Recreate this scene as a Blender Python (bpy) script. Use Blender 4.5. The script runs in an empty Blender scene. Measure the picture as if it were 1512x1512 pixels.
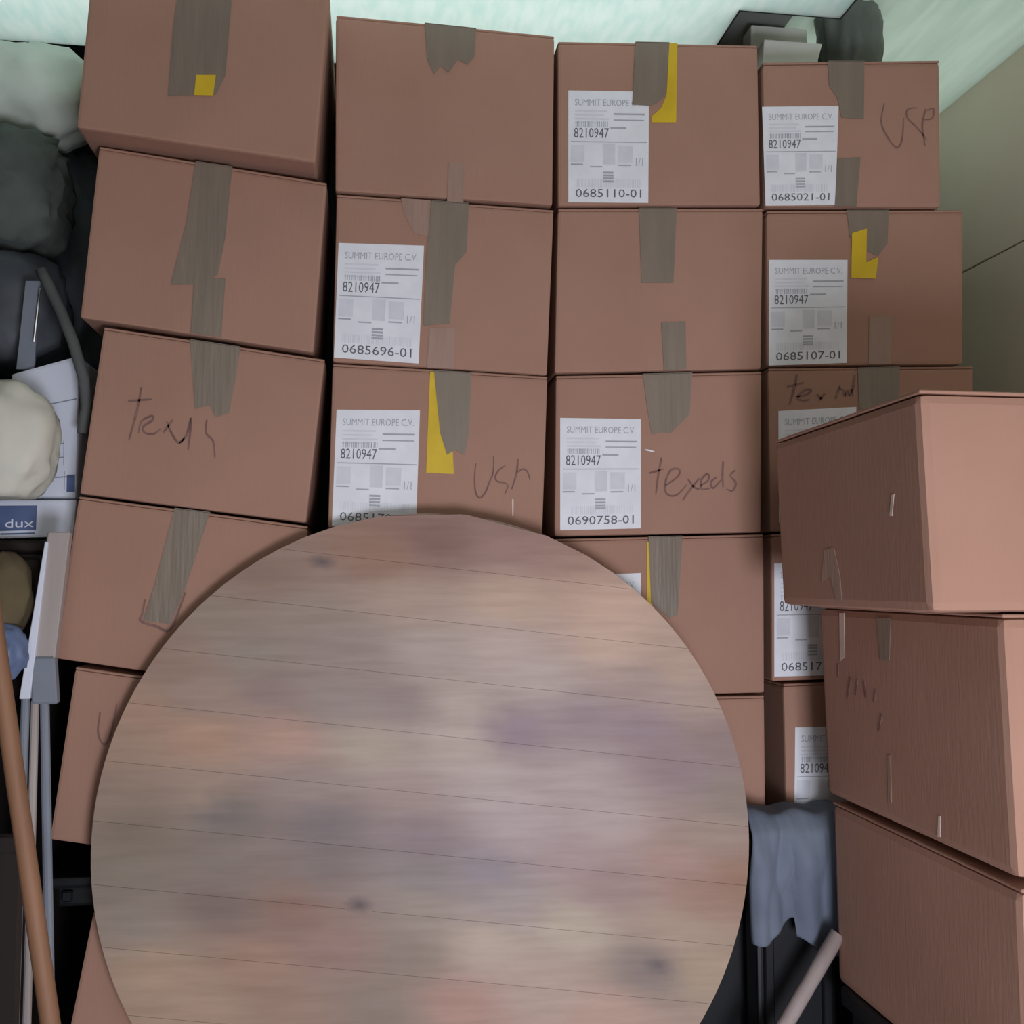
import bpy, bmesh, math, random
from mathutils import Vector, Matrix, noise

# ------------------------------------------------------------------ camera, world, light, exposure
SC = bpy.context.scene
COL = SC.collection
PHI, TH = math.radians(8.0), math.radians(4.0)
H = 0.922                                   # eye height above the load floor
FWD = Vector((math.sin(PHI)*math.cos(TH), math.cos(PHI)*math.cos(TH), math.sin(TH)))
RGT = Vector((math.cos(PHI), -math.sin(PHI), 0))
UPV = RGT.cross(FWD)
CAMPOS = Vector((0, 0, H))
cd = bpy.data.cameras.new('camera'); cam = bpy.data.objects.new('camera', cd); COL.objects.link(cam)
cd.sensor_width = 36; cd.lens = 36; cd.clip_start = 0.05
cam.matrix_world = Matrix(((RGT.x, UPV.x, -FWD.x, 0), (RGT.y, UPV.y, -FWD.y, 0), (RGT.z, UPV.z, -FWD.z, H), (0, 0, 0, 1)))
SC.camera = cam

w = bpy.data.worlds.new('overcast_sky'); SC.world = w; w.use_nodes = True
bg = w.node_tree.nodes['Background']; bg.inputs[0].default_value = (1.0, 0.985, 0.94, 1); bg.inputs[1].default_value = 1.15

# added soft fill lamp, low and unseen behind the viewer, brightening the lower boxes
ld = bpy.data.lights.new('low_fill_light', 'AREA'); ld.shape = 'RECTANGLE'; ld.size = .5; ld.size_y = .5; ld.energy = 25; ld.color = (.87, .88, 1.0)
lo = bpy.data.objects.new('low_fill_light', ld); COL.objects.link(lo); lo.location = (.44, -.34, .28)
lo.rotation_euler = (Vector((.40, 1.7, .60)) - lo.location).to_track_quat('-Z', 'Y').to_euler()

vs = SC.view_settings
vs.view_transform = 'Standard'; vs.look = 'None'; vs.gamma = 1.0; vs.use_curve_mapping = False
vs.exposure = 0.0

FRONT = -0.75            # where the roof and side walls end: open rear, extended unseen to keep sky light off the boxes
ZROOF = H + 1.07        # underside of the translucent roof sheet
ZCEIL = H + 1.20
XR, XL, YB = 1.437, -0.90, 2.62

# ------------------------------------------------------------------ helpers
def ray(x, y):
    return FWD + RGT*((x-756)/1512) + UPV*((756-y)/1512)
def P(x, y, Y):
    d = ray(x, y); return CAMPOS + d*(Y/d.y)
def PZ(x, y, Z):
    d = ray(x, y); return CAMPOS + d*((Z-H)/d.z)
def PX(x, y, X):
    d = ray(x, y); return CAMPOS + d*(X/d.x)
def on_plane(x, y, p0, n):
    d = ray(x, y); return CAMPOS + d*((p0-CAMPOS).dot(n)/d.dot(n))
def s2l(c):
    return tuple(((v/255)/12.92 if v/255 <= .04045 else ((v/255+.055)/1.055)**2.4) for v in c)

def link_mesh(name, bm, mat, parent=None, smooth=False):
    me = bpy.data.meshes.new(name)
    bmesh.ops.recalc_face_normals(bm, faces=bm.faces)
    if parent is not None:
        bmesh.ops.translate(bm, verts=bm.verts, vec=-world_loc(parent))
    bm.to_mesh(me); bm.free()
    if smooth:
        for p in me.polygons: p.use_smooth = True
    me.materials.append(mat)
    o = bpy.data.objects.new(name, me); COL.objects.link(o)
    if parent is not None: o.parent = parent
    return o
def world_loc(o):
    v = Vector(o.location)
    while o.parent: o = o.parent; v += o.location
    return v
def tag(o, label, cat, group=None):
    o['label'] = label; o['category'] = cat
    if group: o['group'] = group
    return o
def struct(o, label=None):
    o['kind'] = 'structure'
    if label: o['label'] = label
    return o
def thing(name, label, cat, loc, group=None):
    o = bpy.data.objects.new(name, None); COL.objects.link(o); o.location = loc; o.empty_display_size = .05
    return tag(o, label, cat, group)
def add_hexa(bm, c, bevel=0, seg=2):
    """c: bottom front-left, front-right, back-right, back-left, then the same four on top"""
    v = [bm.verts.new(p) for p in c]
    fs = [bm.faces.new([v[i] for i in f]) for f in ((3,2,1,0),(4,5,6,7),(0,1,5,4),(1,2,6,5),(2,3,7,6),(3,0,4,7))]
    if bevel:
        es = list({e for f in fs for e in f.edges})
        bmesh.ops.bevel(bm, geom=es, offset=bevel, segments=seg, affect='EDGES', profile=.6)
def add_box(bm, x0, x1, y0, y1, z0, z1, bevel=0, seg=2):
    add_hexa(bm, [Vector(p) for p in ((x0,y0,z0),(x1,y0,z0),(x1,y1,z0),(x0,y1,z0),(x0,y0,z1),(x1,y0,z1),(x1,y1,z1),(x0,y1,z1))], bevel, seg)
def add_prism(bm, pts, vec):
    """polygon pts extruded by vec"""
    a = [bm.verts.new(p) for p in pts]; b = [bm.verts.new(p+vec) for p in pts]
    n = len(pts)
    bm.faces.new(a); bm.faces.new(b[::-1])
    for i in range(n): bm.faces.new((a[i], b[i], b[(i+1)%n], a[(i+1)%n]))
def add_tube(bm, pts, r, seg=10, r2=None):
    rings = []; n = len(pts)
    for i, p in enumerate(pts):
        t = (pts[min(i+1,n-1)] - pts[max(i-1,0)]).normalized()
        a = t.cross(Vector((0,1,0)) if abs(t.y) < .9 else Vector((1,0,0))).normalized(); b = t.cross(a)
        rr = r if r2 is None else r + (r2-r)*i/(n-1)
        rings.append([bm.verts.new(p + (a*math.cos(k*2*math.pi/seg) + b*math.sin(k*2*math.pi/seg))*rr) for k in range(seg)])
    for i in range(n-1):
        for k in range(seg): bm.faces.new((rings[i][k], rings[i][(k+1)%seg], rings[i+1][(k+1)%seg], rings[i+1][k]))
    bm.faces.new(rings[0][::-1]); bm.faces.new(rings[-1])

# ------------------------------------------------------------------ materials
def mat(name, col, col2=None, scale=8, stretch=(1,1,1), rough=.8, bump=0.0, bscale=None, bstretch=None, detail=5, metallic=0, spec=.3, coat=0, objcol=False, contrast=(.35,.65)):
    m = bpy.data.materials.new(name); m.use_nodes = True
    nt = m.node_tree; N = nt.nodes; L = nt.links; b = N['Principled BSDF']
    b.inputs['Roughness'].default_value = rough; b.inputs['Metallic'].default_value = metallic
    b.inputs['Specular IOR Level'].default_value = spec; b.inputs['Coat Weight'].default_value = coat
    tc = N.new('ShaderNodeTexCoord')
    def nz(sc, st, det):
        mp = N.new('ShaderNodeMapping'); mp.inputs['Scale'].default_value = st
        no = N.new('ShaderNodeTexNoise'); no.inputs['Scale'].default_value = sc; no.inputs['Detail'].default_value = det
        L.new(tc.outputs['Object'], mp.inputs['Vector']); L.new(mp.outputs[0], no.inputs['Vector']); return no
    col2 = col2 or tuple(c*.9 for c in col)
    no = nz(scale, stretch, detail)
    r = N.new('ShaderNodeValToRGB'); r.color_ramp.elements[0].position, r.color_ramp.elements[1].position = contrast
    r.color_ramp.elements[0].color = (*col2, 1); r.color_ramp.elements[1].color = (*col, 1)
    L.new(no.outputs['Fac'], r.inputs[0])
    out = r.outputs[0]
    if objcol:
        oi = N.new('ShaderNodeVertexColor'); oi.layer_name = 'tone'; mx = N.new('ShaderNodeMix'); mx.data_type = 'RGBA'; mx.blend_type = 'MULTIPLY'; mx.inputs[0].default_value = 1
        L.new(oi.outputs['Color'], mx.inputs[6]); L.new(out, mx.inputs[7]); out = mx.outputs[2]
    L.new(out, b.inputs['Base Color'])
    if bump:
        bn = nz(bscale or scale*6, bstretch or stretch, 4); bu = N.new('ShaderNodeBump')
        bu.inputs['Strength'].default_value = bump; bu.inputs['Distance'].default_value = .004
        L.new(bn.outputs['Fac'], bu.inputs['Height']); L.new(bu.outputs[0], b.inputs['Normal'])
    return m
M = {}
M['card'] = mat('brown_cardboard', (.415,.236,.172), (.385,.216,.155), 5, (1,1,1), .85, .12, 60, (3,3,.4))
M['card_edge'] = M['card']
M['tape'] = mat('packing_tape', (.245,.195,.15), (.21,.17,.13), 10, (4,4,.6), .32, .3, 18, (6,6,.5), spec=.5)
M['tape_clear'] = mat('clear_tape', (.37,.24,.185), (.335,.215,.165), 14, (4,4,.6), .35, .4, 22, (6,6,.5), spec=.5)
M['yellow'] = mat('yellow_plastic_film', (.72,.50,.03), (.62,.42,.025), 18, (1,1,1), .4, .1)
M['paper'] = mat('label_paper', (.86,.88,.92), (.80,.82,.86), 30, (1,1,1), .7)
M['ink'] = mat('label_ink', (.17,.17,.19), (.13,.13,.15), 40, rough=.8)
M['ink_pale'] = mat('label_ink_pale', (.46,.48,.52), (.40,.42,.46), 40, rough=.8)
M['ink_faint'] = mat('label_ink_faint', (.74,.76,.81), (.68,.70,.75), 40, rough=.8)
M['marker'] = mat('marker_ink', (.26,.15,.125), (.19,.105,.09), 60, rough=.8)
M['scuff'] = mat('scuffed_card', (.72,.56,.48), None, 30)
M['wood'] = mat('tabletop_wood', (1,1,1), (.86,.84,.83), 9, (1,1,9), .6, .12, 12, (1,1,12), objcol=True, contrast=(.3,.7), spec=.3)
M['wood_back'] = mat('tabletop_core', (.30,.22,.16), (.24,.17,.12), 6)
M['pole'] = mat('pole_wood', (.25,.125,.07), (.19,.095,.052), 8, (6,6,.6), .6)
M['stick'] = mat('pale_stick_wood', (.42,.35,.33), (.36,.29,.27), 8, (6,6,.6), .6)
M['plank'] = mat('pale_board', (.46,.40,.38), (.40,.34,.32), 6, (6,6,.6), .6)
M['cream'] = mat('cream_wall_panel', (.90,.79,.62), (.84,.74,.58), 2.2, (1,1,1), .55, .05, 30)
M['ceil'] = mat('mint_painted_ceiling', (.62,.70,.60), (.48,.56,.48), 3.5, (4,.5,1), .7, .2, 20, (4,.6,1))
M['boarded'] = mat('boarded_roof', (.32,.34,.32), (.26,.28,.26), 3)
M['darkwall'] = mat('dark_grey_wall', (.05,.055,.06), (.035,.04,.045), 3)
M['backwall'] = mat('grey_back_wall', (.045,.05,.046), (.03,.034,.032), 3)
M['floor'] = mat('concrete_floor', (.30,.29,.28), (.22,.21,.20), 3, rough=.9, bump=.2)
M['black'] = mat('black_plastic', (.007,.008,.010), (.005,.0055,.007), 5, rough=.45, spec=.4)
M['blackbag'] = mat('black_bag_plastic', (.10,.11,.125), (.05,.058,.068), 8, rough=.5, bump=.5, bscale=14, bstretch=(1,1,.3))
M['greycloth'] = mat('dark_grey_cloth', (.12,.14,.125), (.08,.095,.083), 9, rough=.95, bump=.3)
M['blanket'] = mat('grey_blue_blanket', (.19,.225,.28), (.13,.15,.20), 7, rough=.95, bump=.3)
M['whitecloth'] = mat('white_sack_cloth', (.60,.66,.58), (.50,.55,.49), 4, rough=.9, bump=.2)
M['creamcloth'] = mat('cream_bag_cloth', (.72,.71,.62), (.62,.61,.52), 6, rough=.9, bump=.2)
M['whitecard'] = mat('white_carton_board', (.76,.80,.90), (.70,.74,.84), 4, rough=.6)
M['blueink'] = mat('blue_carton_print', (.12,.17,.33), (.09,.13,.27), 9, rough=.6)
M['crease'] = mat('carton_crease', (.25,.28,.35), None, 20)
M['metal'] = mat('grey_painted_metal', (.25,.28,.33), (.19,.215,.26), 5, rough=.4, spec=.5)
M['chrome'] = mat('bright_metal', (.85,.88,.92), None, 5, rough=.2, metallic=1)
M['hose'] = mat('grey_strap', (.12,.125,.12), (.085,.09,.085), 8, rough=.8)
M['olive'] = mat('olive_canvas', (.16,.125,.07), (.10,.08,.045), 8, rough=.95, bump=.3)
M['bluepl'] = mat('blue_plastic_film', (.16,.22,.36), (.11,.15,.27), 8, rough=.4)
M['darkwood'] = mat('dark_brown_wood', (.030,.021,.018), (.019,.014,.012), 4, (6,6,.5), .55)
M['whitepaint'] = mat('white_foam', (.92,.95,.88), (.86,.89,.82), 4, rough=.8)
M['greybunch'] = mat('dark_grey_bunch', (.19,.21,.19), (.12,.135,.12), 8, rough=.45, bump=.3)

def translucent_roof(name, c0, c1, stretch=(9,2.5,1), tmix=.35):
    m = bpy.data.materials.new(name); m.use_nodes = True
    nt = m.node_tree; N = nt.nodes; L = nt.links; N.clear()
    out = N.new('ShaderNodeOutputMaterial'); mx = N.new('ShaderNodeMixShader'); tr = N.new('ShaderNodeBsdfTranslucent'); di = N.new('ShaderNodeBsdfDiffuse')
    tc = N.new('ShaderNodeTexCoord'); mp = N.new('ShaderNodeMapping'); mp.inputs['Scale'].default_value = stretch
    no = N.new('ShaderNodeTexNoise'); no.inputs['Scale'].default_value = 6; no.inputs['Detail'].default_value = 8
    r = N.new('ShaderNodeValToRGB'); r.color_ramp.elements[0].position = .3; r.color_ramp.elements[1].position = .62
    r.color_ramp.elements[0].color = (*c0,1); r.color_ramp.elements[1].color = (*c1,1)
    L.new(tc.outputs['Object'], mp.inputs[0]); L.new(mp.outputs[0], no.inputs['Vector']); L.new(no.outputs[0], r.inputs[0])
    L.new(r.outputs[0], tr.inputs[0]); L.new(r.outputs[0], di.inputs[0])
    mx.inputs[0].default_value = tmix
    L.new(tr.outputs[0], mx.inputs[1]); L.new(di.outputs[0], mx.inputs[2]); L.new(mx.outputs[0], out.inputs[0])
    return m
M['roof'] = translucent_roof('translucent_roof_sheet', (.76,.92,.90), (.89,.985,.975), tmix=.12)
M['ceil'] = translucent_roof('mint_translucent_ceiling', (.58,.68,.62), (.70,.79,.74), (5,.6,1), .2)  # translucency added so light from above brightens the side wall

# ------------------------------------------------------------------ the load space
bm = bmesh.new(); add_box(bm, -4, 4.5, -6, YB+.06, -.06, 0); struct(link_mesh('floor', bm, M['floor']), 'grey concrete floor')
bm = bmesh.new(); add_box(bm, XL-.06, XL, -1.6, YB, 0, ZCEIL+.04); struct(link_mesh('wall_left', bm, M['darkwall']), 'dark grey side wall')
bm = bmesh.new(); add_box(bm, XL-.06, XR+.06, YB, YB+.06, 0, ZCEIL+.04); struct(link_mesh('wall_back', bm, M['backwall']), 'grey back wall')
bm = bmesh.new(); add_box(bm, XR+.008, XR+.06, FRONT, YB, 0, ZCEIL+.04); wr = struct(link_mesh('wall_right', bm, M['darkwall']), 'cream panelled side wall')
zs = PX(1425, 400, XR).z
for z0, z1 in ((0, zs-.002), (zs+.002, ZCEIL)):
    bm = bmesh.new(); add_box(bm, XR, XR+.008, FRONT, YB, z0, z1, .0015, 1); link_mesh('wall_panel', bm, M['cream'], wr)
# roof sheet with its stepped rear edge
a = PZ(1240, 27, ZROOF); b = PZ(1075, 40, ZROOF); c = PZ(60, 63, ZROOF)
XS, XN, YS, YN = a.x, b.x, a.y, c.y
YO, YO2 = 1.60, 1.45         # the sheet roof light starts here; nearer, unseen roof made opaque to shade box fronts
bm = bmesh.new()
add_prism(bm, [Vector((x, y, ZROOF)) for x, y in ((XL, YO), (XS, YO), (XS, YS), (XN, YS), (XN, YN), (XL, YN))], Vector((0, 0, .006)))
struct(link_mesh('ceiling', bm, M['roof']), 'bright translucent white roof sheet with a stepped rear edge')
bm = bmesh.new()
add_box(bm, XS+.004, XR+.06, YO2, YB, ZCEIL, ZCEIL+.04)
struct(link_mesh('ceiling', bm, M['ceil']), 'pale mint translucent ceiling above the side wall')
bm = bmesh.new()
add_box(bm, XL-.06, XS+.004, max(YS, YN)+.004, YB, ZCEIL, ZCEIL+.04)
add_box(bm, XN+.004, XS+.004, YS+.004, YN+.004, ZCEIL, ZCEIL+.04)
struct(link_mesh('ceiling', bm, M['boarded']), 'dark boarded ceiling behind the roof sheet')
bm = bmesh.new()
zt = ZROOF+.0
add_box(bm, XS, XS+.004, FRONT, YS+.004, zt, ZCEIL+.02)
add_box(bm, XN, XS, YS, YS+.004, zt, ZCEIL+.02)
add_box(bm, XN, XN+.004, YS+.004, YN, zt, ZCEIL+.02)
add_box(bm, XL, XN+.004, YN, YN+.004, zt, ZCEIL+.02)
struct(link_mesh('trim_1', bm, M['backwall']), 'edge board around the roof sheet')

bm = bmesh.new()
add_box(bm, XL-.06, XS+.004, FRONT, YO, ZROOF, ZROOF+.03)
add_box(bm, XS+.004, XR+.06, FRONT, YO2, ZCEIL, ZCEIL+.04)
struct(link_mesh('ceiling', bm, M['boarded']), 'grey opaque roof near the doorway, unseen, added to shade box fronts')

# ------------------------------------------------------------------ lettering
_txt = {}
def text_mesh(s):
    if s not in _txt:
        cu = bpy.data.curves.new('t', 'FONT'); cu.body = s; cu.resolution_u = 2
        o = bpy.data.objects.new('t', cu); COL.objects.link(o)
        me = bpy.data.meshes.new_from_object(o.evaluated_get(bpy.context.evaluated_depsgraph_get()))
        vs_ = [tuple(v.co) for v in me.vertices]; fs = [tuple(p.vertices) for p in me.polygons]
        bpy.data.objects.remove(o); bpy.data.curves.remove(cu); bpy.data.meshes.remove(me)
        x0, x1 = min(v[0] for v in vs_), max(v[0] for v in vs_); y0, y1 = min(v[1] for v in vs_), max(v[1] for v in vs_)
        _txt[s] = ([((v[0]-x0)/(x1-x0), (v[1]-y0)/max(y1-y0, .3)) for v in vs_], fs)
    return _txt[s]

class Sheet:
    """a flat quad in space (top-left, top-right, bottom-right, bottom-left) that can be written on"""
    def __init__(s, q, n): s.q = q; s.n = n
    def at(s, u, v, off=0.0):
        a, b, c, d = s.q
        return (a*(1-u)+b*u)*(1-v) + (d*(1-u)+c*u)*v + s.n*off
    def bar(s, bm, u0, u1, v0, v1, off):
        bm.faces.new([bm.verts.new(s.at(u, v, off)) for u, v in ((u0,v1),(u1,v1),(u1,v0),(u0,v0))])
    def text(s, bm, t, u0, u1, v0, v1, off):
        pts, fs = text_mesh(t)
        vv = [bm.verts.new(s.at(u0+(u1-u0)*x, v1+(v0-v1)*y, off)) for x, y in pts]
        for f in fs:
            try: bm.faces.new([vv[i] for i in f])
            except ValueError: pass

# ------------------------------------------------------------------ cardboard boxes
class Carton:
    def __init__(s, label, quad, Y, depth, YR=None, group=None, skew=0.0, rounding=.005, name='cardboard_box'):
        YR = Y if YR is None else YR
        tl, tr, br, bl = [P(x, y, yy) for (x, y), yy in zip(quad, (Y, YR, YR, Y))]
        e = (tr-tl); e.z = 0; e.normalize()
        back = Vector((-e.y, e.x, 0)); back = (back + e*skew)*depth
        s.c = [bl, br, br+back, bl+back, tl, tr, tr+back, tl+back]
        base = (bl+br)/2 + back/2; base.z = min(bl.z, br.z)
        s.root = thing(name, label, 'box', base, group)
        s.h = ((tl-bl).length + (tr-br).length)/2; s.d = depth
        s.n = (tr-tl).cross(bl-tl).normalized()
        if s.n.y > 0: s.n = -s.n
        s.p0 = (tl+tr+br+bl)/4
        f = .004/s.h
        s.cell('body', 0, 1, 0, 1-f, 0, 1, M['card'], rounding)
        for u0, u1 in ((.002, .4975), (.5025, .998)):
            s.cell('top_flap', u0, u1, 1-f, 1, .002, .998, M['card'], .0012, 1)
    def at(s, u, v, w):
        c = s.c
        def bil(a, b, d, e): return (a*(1-u)+b*u)*(1-w) + (d*(1-u)+e*u)*w
        return bil(c[0], c[1], c[3], c[2])*(1-v) + bil(c[4], c[5], c[7], c[6])*v
    def cell(s, name, u0, u1, v0, v1, w0, w1, m, bev, seg=2):
        bm = bmesh.new()
        add_hexa(bm, [s.at(u, v, w_) for v in (v0, v1) for u, w_ in ((u0,w0),(u1,w0),(u1,w1),(u0,w1))], bev, seg)
        return link_mesh(name, bm, m, s.root)
    def pt(s, x, y, off=0.0): return on_plane(x, y, s.p0, s.n) + s.n*off
    def patch(s, name, pts, m, off=.0007, th=.0006, parent=None):
        bm = bmesh.new(); add_prism(bm, [s.pt(x, y, off) for x, y in pts], -s.n*th)
        return link_mesh(name, bm, m, parent or s.root)
    def tape(s, pts, over=True, m='tape', off=.0016, name='packing_tape'):
        """pts: front polygon, first two points lie on the top edge and run over it onto the lid"""
        bm = bmesh.new()
        add_prism(bm, [s.pt(x, y, off) for x, y in pts], -s.n*.001)
        if over:
            a, b = s.pt(*pts[0], off), s.pt(*pts[1], off)
            dv = (s.c[3]-s.c[0]).normalized()*s.d*.96
            up = Vector((0, 0, .0012))
            add_prism(bm, [a+up, b+up, b+dv+up, a+dv+up], -up*1.5)
        return link_mesh(name, bm, M[m], s.root)
    def label(s, q, num=None, order='8210947', head=True):
        off = .0011
        bm = bmesh.new(); add_prism(bm, [s.pt(x, y, off) for x, y in q], -s.n*.0008)
        lab = link_mesh('shipping_label', bm, M['paper'], s.root); lab['label'] = 'white printed shipping label'
        sh = Sheet([s.pt(x, y, off) for x, y in q], s.n)
        k = bmesh.new(); pale = bmesh.new(); faint = bmesh.new(); o1, o2, o3 = .0006, .0005, .0004
        rnd = random.Random(num or 'x')
        sh.text(pale, 'SUMMIT EUROPE C.V.', .08, .93, .075, .135, o2)
        for i, uu in enumerate((.40, .36, .42, .30)): sh.bar(faint, .08, .08+uu, .175+.035*i, .19+.035*i, o3)
        for i, (ua, ub) in enumerate(((.56,.95), (.56,.94), (.52,.72))): sh.bar(pale, ua, ub, (.20,.255,.325)[i], (.215,.265,.34)[i], o2)
        u = .09
        while u < .5:
            ww = rnd.choice((.006, .009, .012)); sh.bar(pale, u, u+ww, .275, .325, o2); u += ww + rnd.choice((.008, .013, .02))
        sh.text(k, order, .07, .50, .335, .425, o1)
        sh.bar(pale, .03, .98, .455, .463, o2)
        sh.bar(faint, .03, .20, .49, .64, o3); sh.bar(faint, .43, .58, .475, .66, o3); sh.bar(faint, .62, .80, .49, .64, o3)
        for ua, ub, vv in ((.03,.18,.655), (.27,.42,.675), (.62,.78,.66)): sh.bar(pale, ua, ub, vv, vv+.012, o2)
        sh.text(pale, '1/1', .84, .93, .60, .67, o2)
        for i in range(4): sh.bar(pale, .43, .56, .725+.026*i, .742+.026*i, o2)
        u = .09
        while u < .9:
            ww = rnd.choice((.006, .009, .012)); sh.bar(faint, u, u+ww, .79, .865, o3); u += ww + rnd.choice((.008, .013, .02))
        if num: sh.text(k, num, .09, .91, .88, .955, o1)
        for nm_, b_, m_ in (('printed_number', k, 'ink'), ('printed_lines', pale, 'ink_pale'), ('printed_block', faint, 'ink_faint')): link_mesh(nm_, b_, M[m_], lab)['kind'] = 'stuff'
        return lab
    def write(s, strokes, wpx=2.6,  name='marker_writing', m='marker'):
        bm = bmesh.new()
        for st in strokes:
            # smooth the stroke a little
            pts = []
            for i in range(len(st)-1):
                p0 = Vector(st[max(i-1,0)]); p1 = Vector(st[i]); p2 = Vector(st[i+1]); p3 = Vector(st[min(i+2,len(st)-1)])
                for t in (0, .25, .5, .75):
                    pts.append(.5*((2*p1)+(-p0+p2)*t+(2*p0-5*p1+4*p2-p3)*t*t+(-p0+3*p1-3*p2+p3)*t**3))
            pts.append(Vector(st[-1]))
            L = []; R = []
            for i, p in enumerate(pts):
                t = pts[min(i+1, len(pts)-1)] - pts[max(i-1, 0)]
                t = t.normalized() if t.length > 1e-6 else Vector((0, 1))
                ww = wpx*.64*(.55 + .45*math.sin(math.pi*min(1, (i+1)/len(pts)))); q = Vector((-t.y, t.x))*ww
                L.append(bm.verts.new(s.pt(p.x+q.x, p.y+q.y, .0009))); R.append(bm.verts.new(s.pt(p.x-q.x, p.y-q.y, .0009)))
            for i in range(len(pts)-1): bm.faces.new((L[i], L[i+1], R[i+1], R[i]))
        o = link_mesh(name, bm, M[m], s.root)
        if len(strokes) > 1: o['kind'] = 'stuff'
        return o
def zoomed(ox, oy, k, strokes): return [[(ox+x/k, oy+y/k) for x, y in st] for st in strokes]

D = 1.75
# leaning stack on the left
b = Carton('topmost brown box of the leaning stack, wide tape with yellow tab on it', [(137,-65),(487,-15),(466,240),(113,188)], 1.70, .37, 1.70)
b.tape([(268,-46),(345,-35),(333,112),(318,141),(248,142),(256,40)])
b.patch('yellow_tab', [(290,112),(319,112),(315,143),(287,142)], M['yellow'], .0030, .0008)
b = Carton('tilted brown box second from top of leaning stack, crinkled shiny tape, purple tape below', [(146,216),(483,270),(463,521),(118,469)], D, .36)
b.tape([(289,239),(343,247),(333,350),(322,405),(300,420),(252,421),(275,330)])
b.tape([(287,411),(333,412),(327,498),(282,492)], False, 'tape', .0022, 'lower_tape')
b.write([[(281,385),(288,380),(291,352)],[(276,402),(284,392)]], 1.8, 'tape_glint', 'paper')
b = Carton('tilted brown box in the leaning stack with a marker word under short tape', [(153,483),(480,531),(452,772),(117,729)], D, .36)
b.tape([(281,502),(355,513),(348,560),(338,610),(318,616),(310,598),(288,604)])
b.write(zoomed(0,400,3.78,[[(790,650),(770,760),(745,860),(720,945)],[(715,728),(780,722),(850,716)],[(775,905),(790,840),(850,810),(850,835),(800,870),(810,905),(860,910),(900,880)],
    [(930,840),(960,910),(1000,962),(1030,930)],[(965,830),(930,880),(910,905)],[(1000,960),(1040,920),(1065,820)],[(1070,820),(1062,900),(1050,1000)],[(1155,830),(1150,905),(1190,950),(1200,1045)]]), 2.8)
b = Carton('tilted brown box of the leaning stack with slanted grey tape, beside the tabletop', [(116,733),(455,777),(425,1022),(79,972)], D, .36)
b.tape([(258,751),(310,757),(274,868),(252,922),(211,916),(229,862)])
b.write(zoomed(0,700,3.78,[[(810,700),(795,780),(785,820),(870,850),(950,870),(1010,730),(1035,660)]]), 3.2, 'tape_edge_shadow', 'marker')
b = Carton('lowest tilted brown box of the leaning stack, on the black tray, marked with a letter', [(111,985),(440,1030),(400,1285),(73,1240)], D, .36)
b.write(zoomed(0,700,3.78,[[(560,1330),(548,1440),(575,1505),(610,1480),(640,1360),(652,1280)]]), 2.8)
zt = min(b.c[0].z, b.c[1].z)
b6 = Carton('brown box on the floor under the black tray, behind the tabletop rim', [(137,1348),(470,1352),(440,1650),(78,1640)], D-.02, .36)

# second stack
b = Carton('topmost brown box of the stack right of the leaning one, dark tape, no label', [(496,22),(819,53),(816,303),(495,282)], D, .36)
b.tape([(627,35),(703,43),(700,84),(690,96),(676,88),(662,108),(650,97),(641,110),(631,88)])
b.patch('lower_tape', [(662,240),(686,242),(684,300),(660,298)], M['tape_clear'], .0012)
b = Carton('brown box with shipping label 0685696-01 beside long wrinkled tape', [(497,287),(818,310),(808,554),(491,534)], D, .36)
b.label([(500,359),(626,363),(618,537),(493,528)], '0685696-01')
b.tape([(637,297),(692,301),(689,372),(672,392),(664,478),(625,481),(629,380)])
b.patch('clear_tape', [(592,293),(636,296),(633,350),(612,345),(597,318)], M['tape_clear'], .0011)
b.patch('lower_tape', [(634,484),(672,484),(670,545),(630,543)], M['tape_clear'], .0012)
b = Carton('brown box marked USA in marker, with label and yellow film under bunched tape', [(491,537),(809,556),(801,793),(484,779)], D, .36)
b.label([(497,605),(620,606),(614,782),(490,776)], '0685170-01')
b.patch('yellow_film', [(635,549),(644,549),(652,610),(668,660),(670,700),(629,698)], M['yellow'], .0012)
b.tape([(641,548),(696,551),(692,640),(686,672),(672,664),(660,672),(650,640),(646,600)], off=.0026)
b.write(zoomed(680,640,10.8,[[(245,480),(225,700),(240,930),(305,1030),(390,950),(460,780),(520,620),(528,370)],[(715,515),(610,590),(555,690),(585,765),(700,790),(755,840),(705,970)],[(918,410),(890,650),(815,890)],[(905,620),(1000,570),(1070,620),(1108,750)]]), 2.0)
b.write([[(757,737),(757,762)]], 2.0, 'scuff_mark', 'scuff')
b = Carton('brown box fourth down in the second stack, mostly hidden behind the tabletop', [(478,783),(800,797),(793,1034),(468,1022)], D, .36)
b = Carton('lowest brown box of the second stack, hidden behind the tabletop', [(468,1026),(793,1038),(788,1238),(462,1241)], D, .36)

# third stack
b = Carton('brown box with shipping label 0685110-01 and yellow film beside its tape', [(824,61),(1119,67),(1123,303),(824,304)], D, .36)
b.label([(839,134),(958,136),(957,300),(839,299)], '0685110-01')
b.patch('yellow_film', [(988,64),(1000,64),(998,181),(962,181),(962,172),(976,160),(984,140)], M['yellow'], .0014)
b.tape([(938,63),(988,64),(983,140),(973,150),(960,157),(933,155)], off=.0022)
b = Carton('brown box with plain tape and no label, between labelled boxes 0685110-01 and 0690758-01', [(824,308),(1127,308),(1124,545),(819,551)], D, .36)
b.tape([(943,308),(999,308),(994,418),(947,418)])
b.tape([(976,476),(1012,475),(1013,545),(980,547)], False, 'tape', .0016, 'lower_tape')
b = Carton('brown box with shipping label 0690758-01 and a marker word', [(821,555),(1125,549),(1124,786),(819,792)], D, .36)
b.label([(827,617),(946,619),(946,780),(827,783)], '0690758-01')
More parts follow.
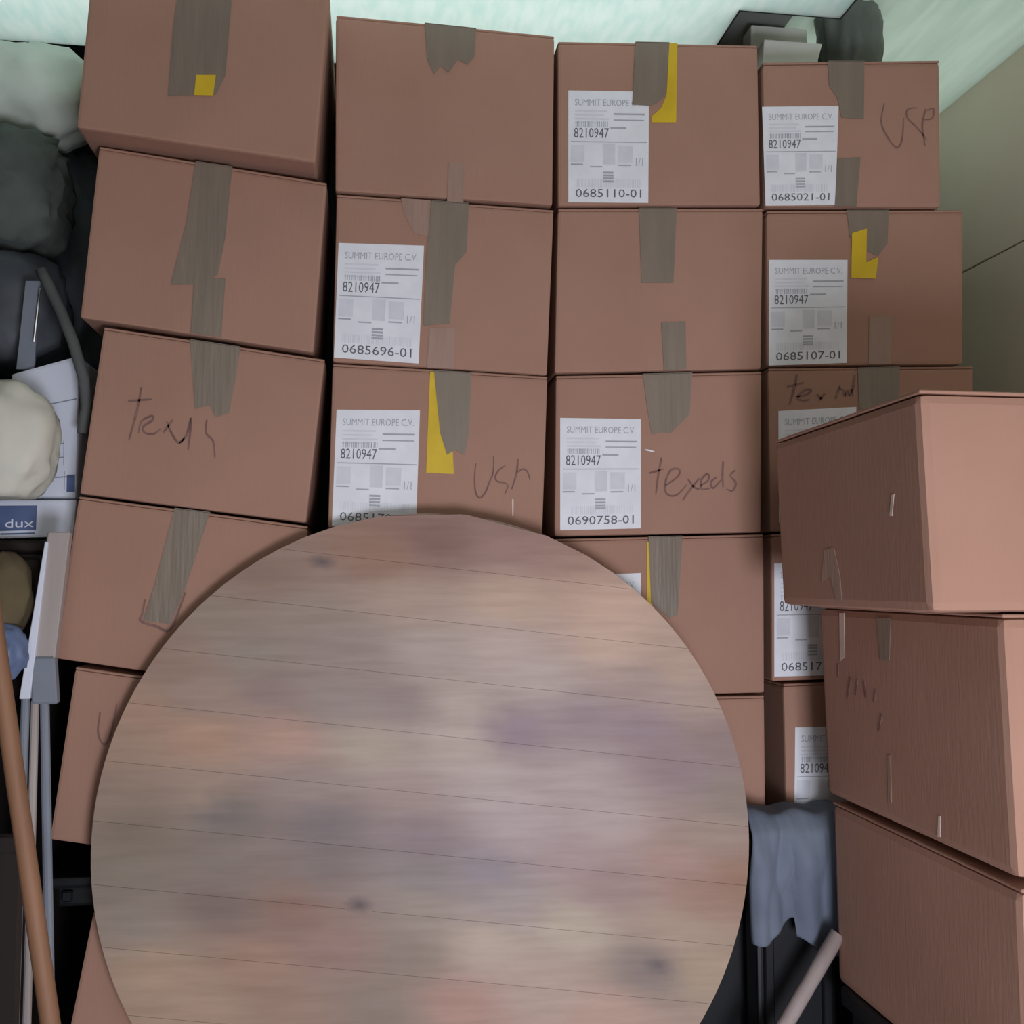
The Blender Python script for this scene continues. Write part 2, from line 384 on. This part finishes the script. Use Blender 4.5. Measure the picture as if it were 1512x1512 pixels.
b.tape([(949,553),(1022,551),(1018,612),(1002,628),(990,640),(976,638),(962,642),(955,600)])
b.write(zoomed(800,500,3.78,[[(668,665),(650,760),(636,870)],[(598,752),(680,728)],[(690,820),(760,770),(765,730),(720,735),(690,800),(695,865),(750,875),(810,815)],[(815,785),(850,830),(880,840)],[(880,780),(830,840),(785,905)],
    [(885,820),(930,790),(925,755),(890,790),(892,840),(940,835)],[(975,775),(945,800),(955,835),(1000,790)],[(1012,685),(1008,770),(1012,835)],[(1080,735),(1052,765),(1082,805),(1065,850),(1030,840)]]), 2.4)
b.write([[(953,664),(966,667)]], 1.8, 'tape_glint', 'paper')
b = Carton('brown box with crumpled grey tape, its label half behind the tabletop rim', [(819,796),(1128,789),(1129,1023),(815,1030)], D, .36)
b.label([(827,851),(946,846),(945,1010),(827,1013)], '0685172-01')
b.tape([(957,793),(1007,792),(1003,860),(1000,908),(988,912),(961,890)], off=.0022)
b.patch('yellow_film', [(955,800),(962,800),(963,896),(955,890)], M['yellow'], .0014)
b = Carton('lowest brown box of the third stack, behind the right rim of the tabletop', [(815,1034),(1129,1027),(1131,1224),(813,1240)], D, .36)

# fourth stack
b = Carton('topmost brown box of the wall-side stack, curled label 0685021-01, faint marker letters', [(1126,92),(1388,89),(1390,306),(1129,306)], D, .36, rounding=.008)
c41 = b
b.label([(1125,158),(1238,157),(1233,303),(1130,304)], '0685021-01')
b.tape([(1222,91),(1276,91),(1275,176),(1242,174),(1236,145),(1224,128)])
b.tape([(1236,235),(1270,233),(1264,305),(1232,305)], False, 'tape', .0022, 'lower_tape')
b.write(zoomed(1100,0,3.67,[[(755,560),(738,660),(770,740),(820,800),(850,760),(860,640)],[(930,585),(880,595),(880,640),(930,690),(985,760)],[(980,590),(960,680),(975,790)],[(985,600),(1020,590),(1015,640),(970,650)]]), 2.0)
b = Carton('brown box with shipping label 0685107-01 and a short yellow film tab', [(1132,311),(1423,310),(1422,538),(1133,541)], D, .36, rounding=.007)
b.label([(1135,384),(1251,384),(1250,536),(1135,540)], '0685107-01')
b.patch('yellow_film', [(1257,345),(1279,338),(1278,388),(1296,380),(1292,412),(1256,411)], M['yellow'], .0030)
b.tape([(1250,311),(1312,311),(1310,360),(1296,378),(1282,372),(1254,350)])
b.patch('lower_tape', [(1283,468),(1318,468),(1315,538),(1282,538)], M['tape_clear'], .0012)
b = Carton('brown box with marker writing above its label, behind the near box by the wall', [(1134,544),(1437,541),(1436,776),(1138,785)], D, .36)
b.label([(1149,607),(1264,601),(1262,767),(1150,772)], '0685108-01')
b.tape([(1266,544),(1328,542),(1326,600),(1296,606),(1268,604)])
b.write(zoomed(1130,540,9.45,[[(440,120),(400,320),(335,545)],[(300,300),(540,235)],[(440,430),(560,410),(640,350),(560,340),(450,440),(520,490),(620,470)],[(720,400),(790,470)],[(830,390),(740,490)],[(1040,280),(1010,370),(980,460)],[(1030,320),(1090,350),(1110,420),(1150,350),(1170,420)],[(1245,130),(1225,300),(1170,430)],[(1200,330),(1220,420)]]), 3.0)
b = Carton('brown box whose label shows between the third stack and the near boxes', [(1139,789),(1437,780),(1436,996),(1140,1006)], D, .36)
b.label([(1143,832),(1256,830),(1256,996),(1143,999)], '0685171-01')
b = Carton('lowest brown box of the wall-side stack, with label, above the grey-blue blanket', [(1157,1010),(1436,1000),(1436,1232),(1162,1242)], D, .36)
b.label([(1174,1074),(1286,1072),(1286,1230),(1172,1234)], '0685173-01')
zc4 = min(b.c[0].z, b.c[1].z)

# near stack on the right
YN1 = 1.12
def near(label, x0, y0, x1, y1, w_px, depth, rounding=.012):
    tr = (x0+w_px, y0+(862-y0)/10100*w_px); br = (x1+w_px, y1+(862-y1)/10100*w_px)
    return Carton(label, [(x0,y0),tr,br,(x1,y1)], YN1, depth, rounding=rounding)
n1 = near('near brown box on top of the pile by the cream wall, pale front', 1357,575,1377,905, 520, .44)
n2 = near('near brown box under the topmost near one, front set back towards the wall', 1480,907,1503,1300, 480, .50)
n3 = near('near brown box below the two others by the cream wall', 1508,1314,1524,1690, 480, .49)
zb3 = min(n3.c[0].z, n3.c[1].z)
def side_pts(c, pts, off):
    """points on the left side face of a near box"""
    p0 = c.c[0]; n = (c.c[4]-c.c[0]).cross(c.c[3]-c.c[0]).normalized()
    if n.x > 0: n = -n
    return [on_plane(x, y, p0, n)+n*off for x, y in pts], n
def side_patch(c, name, pts, m):
    q, n = side_pts(c, pts, .0009); bm = bmesh.new(); add_prism(bm, q, -n*.0006); return link_mesh(name, bm, m, c.root)
side_patch(n1, 'scuff_mark', [(1317,731),(1321,729),(1318,762),(1314,762)], M['scuff'])
side_patch(n1, 'clear_tape', [(1218,812),(1232,808),(1241,850),(1244,888),(1236,888),(1226,850),(1213,862)], M['tape_clear'])
side_patch(n2, 'clear_tape', [(1240,905),(1247,905),(1248,970),(1241,976)], M['scuff'])
side_patch(n2, 'packing_tape', [(1295,912),(1316,912),(1314,975),(1300,975)], M['tape'])
side_patch(n2, 'scuff_mark', [(1311,1115),(1316,1115),(1317,1185),(1312,1185)], M['tape_clear'])
side_patch(n2, 'scuff_mark', [(1386,1205),(1389,1205),(1389,1236),(1385,1236)], M['scuff'])
mk = bmesh.new()
for st in ([(1238,980),(1238,1000)], [(1256,1000),(1252,1030)], [(1266,1004),(1264,1026)], [(1276,1006),(1279,1030)], [(1293,1018),(1291,1036)], [(1302,1055),(1298,1080)]):
    (x0,y0),(x1,y1) = st
    q, n = side_pts(n2, [(x0-1.2,y0),(x0+1.2,y0),(x1+1.2,y1),(x1-1.2,y1)], .0009); add_prism(mk, q, -n*.0006)
link_mesh('marker_writing', mk, M['marker'], n2.root)['kind'] = 'stuff'

# ------------------------------------------------------------------ what carries the stacks
def crate(label, x0, x1, y0, y1, z0, z1, lid=.03, name='black_storage_crate'):
    t = thing(name, label, 'crate', ((x0+x1)/2, (y0+y1)/2, z0))
    bm = bmesh.new(); add_box(bm, x0+.012, x1-.012, y0+.012, y1-.012, z0, z1-lid, .006); link_mesh('body', bm, M['black'], t)
    bm = bmesh.new(); add_box(bm, x0, x1, y0, y1, z1-lid, z1, .006); link_mesh('lid', bm, M['black'], t)
    n = max(2, int((x1-x0)/.14))
    for i in range(n):
        xx = x0+.03+(x1-x0-.06)*i/(n-1)
        bm = bmesh.new(); add_box(bm, xx-.008, xx+.008, y0+.002, y0+.014, z0+.01, z1-lid-.004, .002, 1); link_mesh('rib', bm, M['black'], t)
    return t
ztop6 = max(b6.c[4].z, b6.c[5].z)
crate('flat black tray between the leaning stack and the floor box', -.50, -.075, D-.0, D+.37, ztop6+.001, zt+.0005, .018, 'black_tray')
z23 = P(970, 1240, D).z
crate('wide black storage crate under the middle stacks, behind the tabletop', -.065, .70, D+.005, D+.38, 0, z23+.0005)
crate('black storage crate under the wall-side stack and grey blanket', .715, 1.14, D+.005, D+.38, 0, zc4+.0005)
crate('low black crate on the floor under the near boxes', n3.c[0].x-.005, n3.c[1].x+.02, YN1-.0, YN1+.47, 0, zb3+.0005)

# ------------------------------------------------------------------ round tabletop leaning on the stacks
YAW, LEAN = math.radians(-4), math.radians(4)
top = P(634, 757, 1.700)
E_u = Vector((math.cos(YAW), math.sin(YAW), 0)); nrm = Vector((math.sin(YAW), -math.cos(YAW), 0))   # nrm faces the camera
E_d = Vector((0,0,-1))*math.cos(LEAN) + nrm*math.sin(LEAN)
E_n = nrm*math.cos(LEAN) + Vector((0,0,1))*math.sin(LEAN)
RT = (top.z - 0.0)/2/math.cos(LEAN)         # reaches the floor
ctr = top + E_d*RT
TT = .03
tt = thing('round_tabletop', 'round wooden plank tabletop standing on edge against the box stacks', 'tabletop', ctr + E_d*RT)
circ = [(RT*math.cos(i*2*math.pi/144), RT*math.sin(i*2*math.pi/144)) for i in range(144)]
def clip(poly, ax, lim, sgn):
    out = []
    for i in range(len(poly)):
        p, q = poly[i], poly[(i+1)%len(poly)]
        dp, dq = sgn*(p[ax]-lim), sgn*(q[ax]-lim)
        if dp <= 0: out.append(p)
        if dp*dq < 0:
            t = dp/(dp-dq); out.append((p[0]+(q[0]-p[0])*t, p[1]+(q[1]-p[1])*t))
    return out
PX_M = RT/485.0
GA = math.radians(6.5)
def disc_pt(s_, t_, off):      # board coordinates (along, across) -> world
    u = s_*math.cos(GA) - t_*math.sin(GA); v = s_*math.sin(GA) + t_*math.cos(GA)
    return ctr + E_u*u + E_d*v + E_n*off
def disc_px(x, y):             # board coordinates of a mark on the top, from its place on the top
    p = on_plane(x, y, ctr, E_n) - ctr; u, v = p.dot(E_u), p.dot(E_d)
    return u*math.cos(GA)+v*math.sin(GA), -u*math.sin(GA)+v*math.cos(GA)
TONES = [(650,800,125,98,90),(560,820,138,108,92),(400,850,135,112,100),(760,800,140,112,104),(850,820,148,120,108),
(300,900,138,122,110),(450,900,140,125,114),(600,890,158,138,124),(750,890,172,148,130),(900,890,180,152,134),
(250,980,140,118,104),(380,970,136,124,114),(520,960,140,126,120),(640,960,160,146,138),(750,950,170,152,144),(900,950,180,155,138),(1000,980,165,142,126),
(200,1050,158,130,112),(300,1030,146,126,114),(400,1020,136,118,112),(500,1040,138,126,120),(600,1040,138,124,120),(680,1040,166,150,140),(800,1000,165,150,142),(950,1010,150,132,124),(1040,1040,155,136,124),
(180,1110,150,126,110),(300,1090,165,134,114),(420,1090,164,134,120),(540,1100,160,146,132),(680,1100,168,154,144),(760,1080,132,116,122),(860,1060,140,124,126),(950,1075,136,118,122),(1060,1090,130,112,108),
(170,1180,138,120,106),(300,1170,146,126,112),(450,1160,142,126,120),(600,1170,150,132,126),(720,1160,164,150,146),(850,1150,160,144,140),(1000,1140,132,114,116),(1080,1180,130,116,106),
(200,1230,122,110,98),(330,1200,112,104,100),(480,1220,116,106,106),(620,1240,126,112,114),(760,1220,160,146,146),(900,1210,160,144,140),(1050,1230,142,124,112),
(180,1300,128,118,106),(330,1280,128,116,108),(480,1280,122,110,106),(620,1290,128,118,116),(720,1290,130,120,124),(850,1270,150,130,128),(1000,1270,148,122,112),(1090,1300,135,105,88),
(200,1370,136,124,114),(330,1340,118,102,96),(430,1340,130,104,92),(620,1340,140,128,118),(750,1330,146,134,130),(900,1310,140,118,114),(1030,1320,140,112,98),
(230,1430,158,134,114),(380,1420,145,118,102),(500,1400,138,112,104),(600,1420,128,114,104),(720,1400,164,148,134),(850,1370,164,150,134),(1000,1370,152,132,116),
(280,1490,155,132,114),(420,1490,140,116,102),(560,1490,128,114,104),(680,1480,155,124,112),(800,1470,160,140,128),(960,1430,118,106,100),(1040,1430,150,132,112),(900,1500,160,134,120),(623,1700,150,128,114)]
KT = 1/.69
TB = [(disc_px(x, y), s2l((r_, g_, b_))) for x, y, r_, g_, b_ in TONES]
def tone(s_, t_):           # mottled timber tone with some light and shade in the colour
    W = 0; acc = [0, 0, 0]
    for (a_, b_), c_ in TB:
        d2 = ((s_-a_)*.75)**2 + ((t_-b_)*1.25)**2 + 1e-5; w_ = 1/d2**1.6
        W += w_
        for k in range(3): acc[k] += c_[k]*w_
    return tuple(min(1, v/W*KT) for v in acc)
edges = [-490,-400,-318,-232,-148,-62,24,112,196,284,368,450,490]
for bi in range(len(edges)-1):
    g = .0002; t0, t1 = edges[bi]*PX_M+g, edges[bi+1]*PX_M-g
    tm = t0 if abs(t0) < abs(t1) else t1
    if t0*t1 < 0: tm = 0
    half = math.sqrt(max(0, RT*RT-tm*tm)); nS = max(4, int(half*2/.022)); nT = 4
    bm = bmesh.new(); lay = bm.verts.layers.float_color.new('tone'); grid = []
    def edge_s(t_): return math.sqrt(max(0, RT*RT-t_*t_))
    for iy in range(nT+1):
        t_ = t0+(t1-t0)*iy/nT; t_ = max(-RT*.9999, min(RT*.9999, t_)); hs = edge_s(t_); row = []
        for ix in range(nS+1):
            s_ = -hs*math.cos(math.pi*ix/nS)
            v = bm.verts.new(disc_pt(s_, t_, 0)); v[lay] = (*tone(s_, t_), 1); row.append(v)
        grid.append(row)
    top_f = [bm.faces.new((grid[y][x], grid[y][x+1], grid[y+1][x+1], grid[y+1][x])) for y in range(nT) for x in range(nS)]
    ret = bmesh.ops.extrude_face_region(bm, geom=top_f)
    bmesh.ops.translate(bm, verts=[v for v in ret['geom'] if isinstance(v, bmesh.types.BMVert)], vec=-E_n*.02)
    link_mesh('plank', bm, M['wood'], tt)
bm = bmesh.new(); add_prism(bm, [disc_pt(x*.998, y*.998, -.003) for x, y in circ], -E_n*(TT-.003)); link_mesh('core', bm, M['wood_back'], tt)
for x, y, rx, ry in ((476,830,26,13), (531,1336,24,15), (972,1425,26,14)):
    s_, t_ = disc_px(x, y); bm = bmesh.new(); N_ = 18; lay = bm.verts.layers.float_color.new('tone')
    pts = [(s_+rx*PX_M*math.cos(k*2*math.pi/N_)*(1+.15*math.sin(3*k)), t_+ry*PX_M*math.sin(k*2*math.pi/N_)*(1+.12*math.cos(2*k))) for k in range(N_)]
    rim = [bm.verts.new(disc_pt(a_, b_, .0001)) for a_, b_ in pts]; mid = bm.verts.new(disc_pt(s_, t_, .0011))
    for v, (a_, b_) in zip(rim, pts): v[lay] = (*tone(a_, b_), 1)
    mid[lay] = (.16, .125, .125, 1)
    for k in range(N_): bm.faces.new((rim[k], rim[(k+1) % N_], mid))
    link_mesh('knot', bm, M['wood'], tt, True)

# ------------------------------------------------------------------ soft things
def blob(name, label, cat, center, rad, m, seed=0, amp=.12, freq=3.0, sq=2.6, sub=4, stretch=(1,1,1), flat=None, group=None):
    bm = bmesh.new(); bmesh.ops.create_icosphere(bm, subdivisions=sub, radius=1)
    for v in bm.verts:
        d = v.co.normalized(); k = (abs(d.x)**sq + abs(d.y)**sq + abs(d.z)**sq)**(-1/sq)
        q = Vector((d.x*stretch[0], d.y*stretch[1], d.z*stretch[2]))*freq + Vector((seed*7.1, seed*3.3, 0))
        n_ = noise.noise(q) + .5*abs(noise.noise(q*2.1)) + .25*noise.noise(q*4.3)
        k *= 1 + amp*n_
        v.co = Vector((d.x*k*rad[0], d.y*k*rad[1], d.z*k*rad[2]))
        if flat is not None and v.co.z < -flat*rad[2]: v.co.z = -flat*rad[2] + (v.co.z+flat*rad[2])*.05
        v.co += center
    base = Vector((center.x, center.y, min(v.co.z for v in bm.verts)))
    bmesh.ops.translate(bm, verts=bm.verts, vec=-base)
    o = link_mesh(name, bm, m, None, True); o.location = base
    return tag(o, label, cat, group)

# dark cabinet on the left and what is piled on it
zcab = P(-72, 798, 1.82).z - .0005
cab = thing('cabinet', 'low dark brown wooden cabinet against the dark wall, under white cartons', 'cabinet', (-.74, 2.05, 0))
bm = bmesh.new(); add_box(bm, -.885, -.535, 1.80, 2.35, 0, zcab-.02, .003, 1); link_mesh('body', bm, M['darkwood'], cab)
bm = bmesh.new(); add_box(bm, -.89, -.53, 1.785, 2.36, zcab-.02, zcab, .004, 1); link_mesh('top', bm, M['darkwood'], cab)
for x0, x1, hx in ((-.88,-.712,-.725),(-.708,-.54,-.695)):
    bm = bmesh.new(); add_box(bm, x0, x1, 1.785, 1.80, .03, zcab-.03, .003, 1); dr = link_mesh('door', bm, M['darkwood'], cab)
    bm = bmesh.new(); add_tube(bm, [Vector((hx,1.778,zcab*.62)), Vector((hx,1.778,zcab*.78))], .005); link_mesh('handle', bm, M['metal'], dr)

def small_box(name, label, cat, quad, Y, depth, m, bev=.004):
    tl, tr, br, bl = [P(x, y, Y) for x, y in quad]; back = Vector((0, depth, 0))
    base = (bl+br+back)/2; base.z = min(bl.z, br.z)
    t = thing(name, label, cat, base)
    bm = bmesh.new(); add_hexa(bm, [bl, br, br+back, bl+back, tl, tr, tr+back, tl+back], bev); link_mesh('body', bm, m, t)
    n = Vector((0,-1,0)); return t, Sheet([tl, tr, br, bl], n)
YC = 1.82
t, sh = small_box('white_carton', 'white carton printed with a blue band, on the dark cabinet', 'carton', [(-75,738),(113,738),(108,792),(-72,798)], YC, .30, M['whitecard'])
bm = bmesh.new(); sh.bar(bm, .02, .69, .15, .80, .0006); pb = link_mesh('blue_band', bm, M['blueink'], t)
bm = bmesh.new(); sh.text(bm, 'na dux', .25, .67, .50, .72, .0012); link_mesh('printed_text', bm, M['whitecard'], pb)
bm = bmesh.new(); sh.bar(bm, .40, .68, .86, .90, .0006); link_mesh('small_print', bm, M['blueink'], t)
t, sh = small_box('white_carton', 'tall creased white carton standing on the blue-banded carton', 'carton', [(16,552),(117,524),(121,640),(108,737),(30,737)][:2]+[(112,737),(26,737)], YC+.02, .24, M['whitecard'], .006)
for u0, u1, v0, v1 in ((.02,.98,.30,.308), (.25,.78,.60,.608), (.30,.78,.70,.706), (.78,.786,.58,.76), (.80,.806,.80,.93), (.35,.95,.84,.848)):
    bm = bmesh.new(); sh.bar(bm, u0, u1, v0, v1, .0006); link_mesh('crease', bm, M['crease'], t)
bm = bmesh.new(); sh.bar(bm, .84, .98, .83, .95, .0006); link_mesh('blue_mark', bm, M['blueink'], t)
c = P(-12, 655, YC-.07); blob('cloth_bag', 'rounded cream cloth bag in front of the white cartons', 'bag', c, (.098,.07,.098), M['creamcloth'], 3, .14, 1.9, 2.4, flat=.9, stretch=(1.5,1.5,.8))
# dark bags, jacket, white sack on top of the cartons
zc = P(60, 540, YC+.02).z
c = P(102, 402, 2.22); blob('black_bag', 'crumpled black plastic bag beside the leaning box stack', 'bag', c, (.088,.09,.235), M['blackbag'], 1, .20, 3.0, 2.8, stretch=(2.2,2.2,.5))
c = P(-28, 462, 1.985); blob('black_bag', 'dark bag on the white carton behind the metal strip', 'bag', c, (.145,.095,.105), M['blackbag'], 6, .12, 2.2, 4.0, stretch=(2.2,2.2,.5))
c = P(-14, 287, 1.99); blob('folded_jacket', 'dark grey-green jacket heaped under the white sack', 'jacket', c, (.130,.10,.112), M['greycloth'], 2, .18, 3.0, 3.6, stretch=(2.6,2.6,.6))
c = P(46, 146, 2.06); blob('white_sack', 'round white cloth sack lying on the dark jacket and black bag', 'sack', c, (.118,.10,.088), M['whitecloth'], 5, .13, 2.0, 3.0, stretch=(1.6,1.6,.8))
# metal strip, strap
a = [P(38,415,1.855), P(60,415,1.855), P(50,545,1.855), P(24,545,1.855)]
t = thing('metal_strip', 'upright blue-grey metal strip with a bright edge, behind the white carton', 'metal strip', (a[2]+a[3])/2)
bm = bmesh.new(); add_prism(bm, a, Vector((0,.006,0))); link_mesh('plate', bm, M['metal'], t)
bm = bmesh.new(); add_tube(bm, [P(59,425,1.850), P(50,505,1.850)], .0022, 8); link_mesh('bright_edge', bm, M['chrome'], t)
bm = bmesh.new(); add_tube(bm, [P(x,y,1.795) for x, y in ((60,398),(72,422),(90,460),(108,505),(124,560),(128,600),(122,640))], .0095, 10)
tag(link_mesh('strap', bm, M['hose'], None, True), 'thick grey strap curving down beside the white carton', 'strap')
# lower left clutter
c = P(-6, 880, 1.70); blob('canvas_bundle', 'olive brown canvas bundle in front of the dark cabinet', 'bundle', c, (.052,.045,.068), M['olive'], 8, .12, 2, 2.4)
c = P(8, 962, 1.67); blob('plastic_bag', 'small pale blue plastic bag under the olive bundle', 'bag', c, (.030,.028,.042), M['bluepl'], 9, .2, 2.4, 2.2)
zk = P(8, 1003, 1.67).z
crate('narrow black crate on the floor by the dark cabinet, under the blue bag', P(-70,1003,1.7).x, P(26,1003,1.7).x, 1.63, 1.775, 0, zk)
# pale board leaning
YF = 1.66
ch = thing('folded_chair', 'folded chair with a pale wooden slat and thin grey legs, leaning by the cabinet', 'chair', Vector((P(60,1500,YF-.06).x, YF-.06, 0)))
a = [P(70,785,1.70), P(103,785,1.70), P(80,975,1.69), P(44,975,1.69)]
bm = bmesh.new(); add_hexa(bm, [a[3], a[2], a[2]+Vector((0,.02,0)), a[3]+Vector((0,.02,0)), a[0], a[1], a[1]+Vector((0,.02,0)), a[0]+Vector((0,.02,0))], .002, 1); link_mesh('slat', bm, M['plank'], ch)
a = [P(66,800,1.695), P(71,800,1.695), P(44,1032,1.680), P(28,1032,1.680)]
bm = bmesh.new(); add_hexa(bm, [a[3], a[2], a[2]+Vector((0,.012,0)), a[3]+Vector((0,.012,0)), a[0], a[1], a[1]+Vector((0,.012,0)), a[0]+Vector((0,.012,0))], .001, 1); link_mesh('side_rail', bm, M['whitecard'], ch)
a = [P(46,970,1.685), P(80,970,1.685), P(84,1040,1.68), P(46,1040,1.68)]
bm = bmesh.new(); add_hexa(bm, [a[3], a[2], a[2]+Vector((0,.02,0)), a[3]+Vector((0,.02,0)), a[0], a[1], a[1]+Vector((0,.02,0)), a[0]+Vector((0,.02,0))], .003, 1); link_mesh('shaded_board_end', bm, M['metal'], ch)  # lower end of the board in shadow, its shade put in as grey
for x0, y0, x1, r_, m_ in ((38,1030,22,.0065,'metal'), (52,1035,40,.006,'plank'), (66,1036,74,.007,'metal')):
    p = P(x0, y0, 1.690); q = P(x1, 1500, YF-.06); d = q-p; q = p + d*((p.z-.001)/(p.z-q.z))
    bm = bmesh.new(); add_tube(bm, [p, p.lerp(q,.5), q], r_, 10); link_mesh('leg', bm, M[m_], ch)
# wooden pole, near the camera, standing on the floor against the wall side
p = P(-12, 905, 1.22); q = P(70, 1480, 1.22); d = q-p; q = p + d*(p.z/(p.z-q.z)); p2 = p - d*.9
bm = bmesh.new(); add_tube(bm, [p2, p, p.lerp(q,.5), q], .0105, 12)
tag(link_mesh('wooden_pole', bm, M['pole'], None, True), 'slanted orange-brown wooden pole standing near the dark cabinet', 'pole')
# dark board in the lower left corner
x0 = P(-60,1512,1.45).x; x1 = P(22,1512,1.45).x; zb = P(20,1235,1.45).z
t = thing('dark_panel', 'dark brown wooden panel standing on the floor behind the pole', 'panel', ((x0+x1)/2, 1.46, 0))
bm = bmesh.new(); add_box(bm, x0, x1, 1.45, 1.468, 0, zb, .002, 1); link_mesh('board', bm, M['darkwood'], t)
bm = bmesh.new(); add_box(bm, x0, x1+.002, 1.444, 1.45, zb-.02, zb, .001, 1); link_mesh('edge_strip', bm, M['darkwood'], t)

# grey blanket bundle in front of the crate, with a stick
xa, xb = P(1098,1400,1.70).x, P(1240,1400,1.70).x; zq = P(1170,1212,1.69).z
crate('black crate on the floor under the grey-blue blanket', xa+.004, xb-.006, 1.668, 1.745, 0, zq, .02)
bm = bmesh.new(); NU, NV = 44, 46; grid = []
for iv in range(NV+1):
    v = iv/NV; row = []
    for iu in range(NU+1):
        u = iu/NU; x = xa-.004 + (xb-xa+.008)*u
        drop = (.165 + .02*math.sin(9*u+1) + (.03 if u > .42 else 0))
        d = v*(.075 + drop)
        n_ = noise.noise(Vector((u*4.2, v*1.6, 3.1))); n2_ = noise.noise(Vector((u*9, v*4, 8.8)))
        fold = .5+.5*math.sin(u*15 + 2*n_)
        if d < .065: y = 1.742-d; z = zq + .010 + .012*n_*(d/.065) + .006*fold
        else:
            k = d-.065; a_ = min(1, k/.02)
            y = 1.677 - .018*a_ - .020*fold*min(1, k/.06) - .014*abs(n_) - .006*n2_; z = zq + .010 + .012*n_*(1-a_) + .006*fold*(1-a_) - k
        row.append(bm.verts.new((x, min(y, 1.743), z)))
    grid.append(row)
for y in range(NV):
    for x in range(NU): bm.faces.new((grid[y][x], grid[y][x+1], grid[y+1][x+1], grid[y+1][x]))
base = Vector(((xa+xb)/2, 1.70, zq)); bmesh.ops.translate(bm, verts=bm.verts, vec=-base)
bl = link_mesh('blanket', bm, M['blanket'], None, True); bl.location = base
md = bl.modifiers.new('thickness', 'SOLIDIFY'); md.thickness = .006; md.offset = 1
tag(bl, 'grey-blue blanket draped over the black crate beside the tabletop', 'blanket')
p = P(1238, 1378, 1.60); q = P(1158, 1515, 1.60); d = q-p; q = p + d*(p.z/(p.z-q.z))
bm = bmesh.new(); add_tube(bm, [p, p.lerp(q,.5), q], .0125, 10)
tag(link_mesh('pale_stick', bm, M['stick'], None, True), 'pale wooden stick leaning in front of the black crate beside the tabletop', 'stick')

# white foam blocks and a dark bunched shape on top of the wall-side stack
def foam(label, x0, x1, xt, y0, Y, th):
    zb_ = max(c41.c[4].z, c41.c[5].z)+.0005
    a = P(x0, y0, Y); b_ = P(x1, y0, Y); t_ = P(xt, y0, Y).x
    t = thing('foam_block', label, 'foam block', ((a.x+b_.x)/2, Y+th/2, zb_))
    bm = bmesh.new()
    add_hexa(bm, [Vector(p) for p in ((a.x,Y,zb_),(t_,Y,zb_),(t_,Y+th,zb_),(a.x,Y+th,zb_),(a.x+.006,Y,a.z),(b_.x,Y,a.z),(b_.x,Y+th,a.z),(a.x+.006,Y+th,a.z))], .004)
    link_mesh('slab', bm, M['whitepaint'], t)
    bm = bmesh.new(); add_box(bm, a.x+.01, min(t_, b_.x)-.006, Y+.012, Y+th-.012, a.z-.001, a.z+.006, .002, 1); link_mesh('ridge', bm, M['whitepaint'], t)
foam('tall white foam block standing behind a lower one on the wall-side stack', 1105, 1192, 1190, 36, 1.99, .05)
foam('low white foam block lying on top of the wall-side stack', 1124, 1215, 1196, 57, 1.88, .07)
zt4 = max(c41.c[4].z, c41.c[5].z)
c = P(1252, 58, 1.97); rz = c.z-zt4
blob('dark_bunch', 'dark grey plastic film bunched on top of the wall-side stack', 'plastic film', c, (.062,.06,rz*.95), M['greybunch'], 15, .18, 2.2, 2.6, stretch=(2,2,.8))
